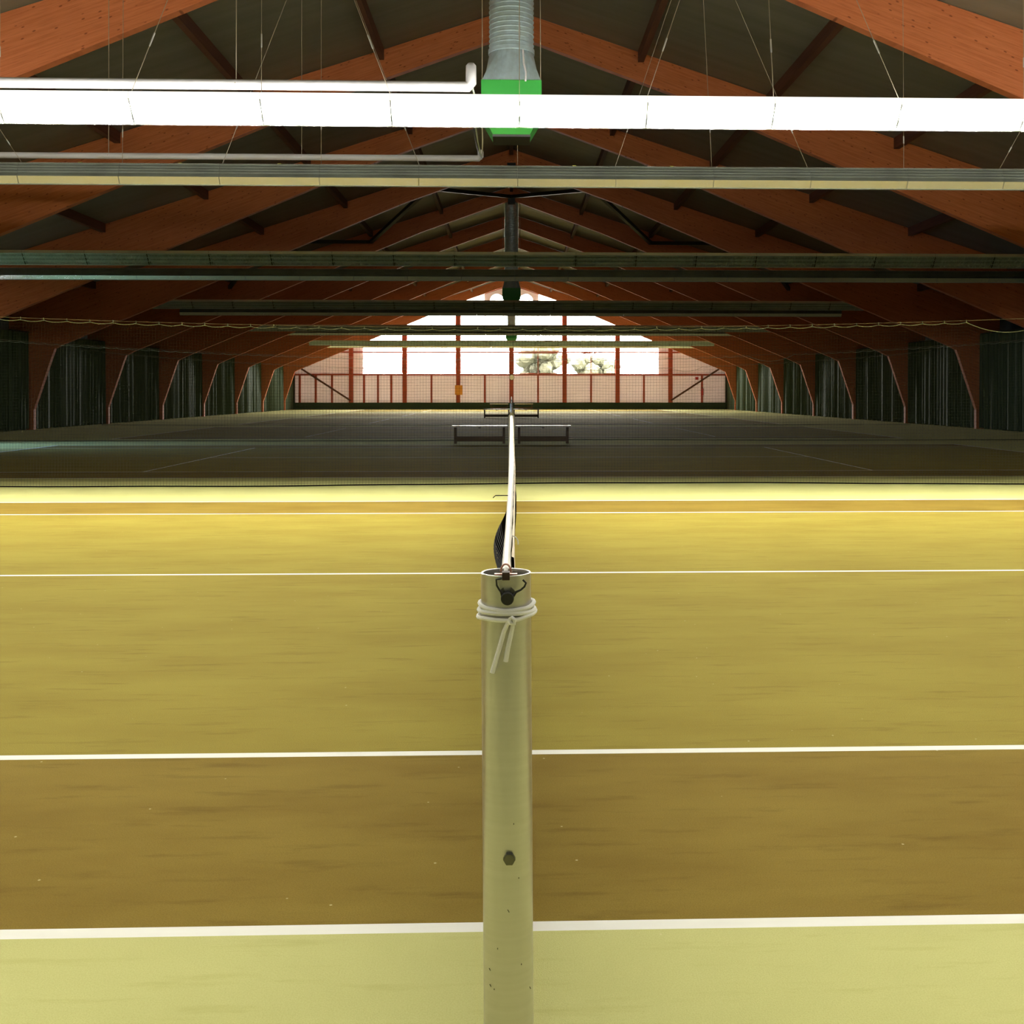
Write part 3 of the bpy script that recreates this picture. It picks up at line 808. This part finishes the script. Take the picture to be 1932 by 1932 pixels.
MB().tube([cp(966, 1170, .005), cp(957, 1176, .003), cp(951, 1190, .001), cp(944, 1215, .001), cp(936, 1242, .001), cp(928.5, 1268, .001)], [.0035, .0036, .0038, .0038, .0039, .0041], 8).build('cord_end', M['cord'], cord, True)
MB().tube([cp(968, 1172, .005), cp(967, 1182, .002), cp(963, 1200, .001), cp(958, 1222, .001), cp(954, 1247, .001)], [.0033, .0036, .0038, .0039, .0041], 8).build('cord_end', M['cord'], cord, True)

# ------------------------------------------------------------------ tennis nets
NY0, NY1 = 0.06, 12.74
def tape_z(y): 
    u = (y-6.4)/6.4
    return 0.914 + 0.155*u*u
def tape_x(y): return -0.011*max(0, 1-y/5.0)
def tape_w(y): return 0.015 if y < 1.0 else min(0.034, 0.015+0.004*(y-1.0))
def net_dx(y, z, near):
    x = 0.004*math.sin(y*3)
    if near:
        d = (tape_z(y)-0.05-z)
        if d > 0:
            x -= 0.060*math.exp(-((y-2.25)/0.62)**2)*math.sin(min(PI, d*PI/0.26))
            x += 0.030*math.exp(-((y-0.1)/0.30)**2)*min(1, d/0.3)
            x += 0.035*math.exp(-((y-6.3)/1.6)**2)*math.sin(min(PI, d*PI/0.7))
    return x
def make_net(loc, lab, near):
    t = empty('tennis_net', loc, lab, 'tennis net', 'tennis nets in line down the hall')
    ys = [NY0+(NY1-NY0)*i/110 for i in range(111)]
    m = MB(); r = 0.0024 if near else 0.0016
    nyv = 420 if near else 150
    for i in range(nyv+1):
        y = NY0+(NY1-NY0)*i/nyv; zt = tape_z(y)-0.03
        m.thread([(tape_x(y)+net_dx(y, zt+(0.04-zt)*q/8, near), y, zt+(0.04-zt)*q/8) for q in range(9)], r)
    nh = 84 if near else 14
    for j in range(1, nh):
        f = j/nh
        m.thread([(tape_x(y)+net_dx(y, 0.04+(tape_z(y)-0.07)*f, near), y, 0.04+(tape_z(y)-0.07)*f) for y in ys], r)
    m.build('netting', M['mesh'], t, recalc=False)
    tp = MB(); th = 0.003
    prev = None
    for y in ys:
        w = tape_w(y)/2; z = tape_z(y); cx = tape_x(y); n_ = 0.0025*math.sin(y*7)
        sec = [(cx-w, y, z-0.06+n_), (cx-w, y, z-0.008), (cx-w*0.5, y, z), (cx+w*0.5, y, z), (cx+w, y, z-0.008), (cx+w+0.002+n_, y, z-0.06),
               (cx+w-0.002, y, z-0.06), (cx+w-0.003, y, z-0.010), (cx-w+0.003, y, z-0.010), (cx-w+0.002, y, z-0.06)]
        if prev: tp.loft(prev, sec)
        prev = sec
    tp.build('top_tape', M['tape'], t, True)
    MB().tube([(0.014, NY0, 0.035), (0.018, 6.4, 0.03), (0.012, NY1, 0.035)], 0.011, 6).build('bottom_hem', M['cream'], t)
    sk = MB(); prev = None
    for y in [0.55+(NY1-0.7)*i/90 for i in range(91)]:
        w = tape_w(y)/2; cx = tape_x(y)+w; z = tape_z(y); q = 0.0012*math.sin(y*9)+0.0006*math.sin(y*23)
        sec = [(cx+0.0035+q, y, z-0.030), (cx+0.0085+q*0.4, y, z-0.033), (cx+0.0095+q*0.4, y, z-0.062), (cx+0.005+q, y, z-0.062)]
        if prev: sk.loft(prev, sec)
        prev = sec
    sk.build('tape_skirt', M['cream'], t)  # side-lit shade of the white tape put into the cream colour
    MB().tube([(0, 0.0, tape_z(0)+0.0), (0, NY0, tape_z(NY0)-0.006)], 0.003, 6).build('cable', M['wire'], t)
    if near:
        MB().tube([(0.001, 0.70, 1.04), (0.010, 0.70, 1.036), (0.015, 0.705, 1.028), (0.016, 0.705, 1.018)], 0.0016, 6).build('tie_string', M['cord'], t, True)
        MB().tube([(-0.014, 2.27, .985), (-0.060, 2.25, .987), (-0.070, 2.25, 0.978)], 0.0018, 6).build('tie_string', M['mesh'], t, True)
    return t
make_net((0, 0, 0), 'nearest tennis net with bright white tape, running away from the camera', True)
n2 = make_net((0, PITCHC, 0), 'second tennis net, on the first unlit court', False)
for k in range(2, 6):
    o = copy_tree(n2); o.location = (0, PITCHC*k, 0); tag(o, f'{ORD[k]} tennis net down the hall, on the {ORD[k]} court')

# ------------------------------------------------------------------ benches
def make_bench(loc, lab):
    t = empty('bench', loc, lab, 'bench', 'low benches beside the nets')
    w = 0.745
    MB().box((-w, -0.15, 0.445), (w, 0.15, 0.49)).build('seat', M['bench_top'], t, bevel=0.006)
    for s in (-1, 1):
        lg = MB(); xx = s*(w-0.09)
        lg.box((xx-0.035, -0.13, 0), (xx+0.035, -0.07, 0.445)); lg.box((xx-0.035, 0.07, 0), (xx+0.035, 0.13, 0.445)); lg.box((xx-0.035, -0.13, 0.36), (xx+0.035, 0.13, 0.445))
        lg.build('leg', M['bench'], t)
    MB().box((-w+0.09, -0.12, 0.06), (w-0.09, -0.08, 0.20)).build('lower_rail', M['bench'], t)
    MB().box((-0.03, -0.12, 0.415), (0.03, 0.12, 0.445)).build('cross_batten', M['bench'], t)
    return t
bp_ = None
for (x, y, lab) in ((-0.86, 27.45, 'low pale-topped bench left of the net, in front of the second divider'),
                    (0.86, 27.45, 'low pale-topped bench right of the net, in front of the second divider'),
                    (-0.80, 56.9, 'farther dark bench left of the nets, on the fourth gap'),
                    (0.80, 56.9, 'farther dark bench right of the nets, on the fourth gap'),
                    (-1.0, 85.6, 'dark bench against the gable base, left of centre'),
                    (1.0, 85.6, 'dark bench against the gable base, right of centre')):
    if bp_ is None: bp_ = make_bench((x, y, 0), lab)
    else: o = copy_tree(bp_); o.location = (x, y, 0); tag(o, lab)

# ------------------------------------------------------------------ outside, seen through the gable windows
tag(MB().box((-70, GY+0.6, -0.3), (70, 170, -0.05)).build('ground_outside', M['grass']), kind='structure')
def shrub(x, y, h, w, lab, seed):
    rnd = random.Random(seed)
    t = empty('tree', (x, y, -0.05), lab, 'tree', 'trees outside the gable windows')
    MB().tube([(0, 0, 0), (0.1, 0, h*0.35), (0.0, 0.1, h*0.7)], [0.2, 0.14, 0.06], 8).build('trunk', M['bark'], t)
    bm = bmesh.new()
    for q in range(26):
        c_ = Vector((rnd.gauss(0, w*0.35), rnd.gauss(0, w*0.3), h*(0.42+0.5*rnd.random())))
        r = w*0.22*(0.6+0.7*rnd.random())
        g = bmesh.ops.create_icosphere(bm, subdivisions=2, radius=r)
        for v in g['verts']: v.co = c_ + v.co*(0.8+0.4*rnd.random())
    me = bpy.data.meshes.new('crown'); bm.to_mesh(me); bm.free(); me.materials.append(M['leaf'])
    o = bpy.data.objects.new('crown', me); COL.objects.link(o); o.parent = t
shrub(2.6, 103, 6.2, 3.4, 'pale sunlit tree outside, right of the centre gable post', 1)
shrub(8.4, 112, 5.4, 3.0, 'second pale tree outside, farther right of the centre post', 2)
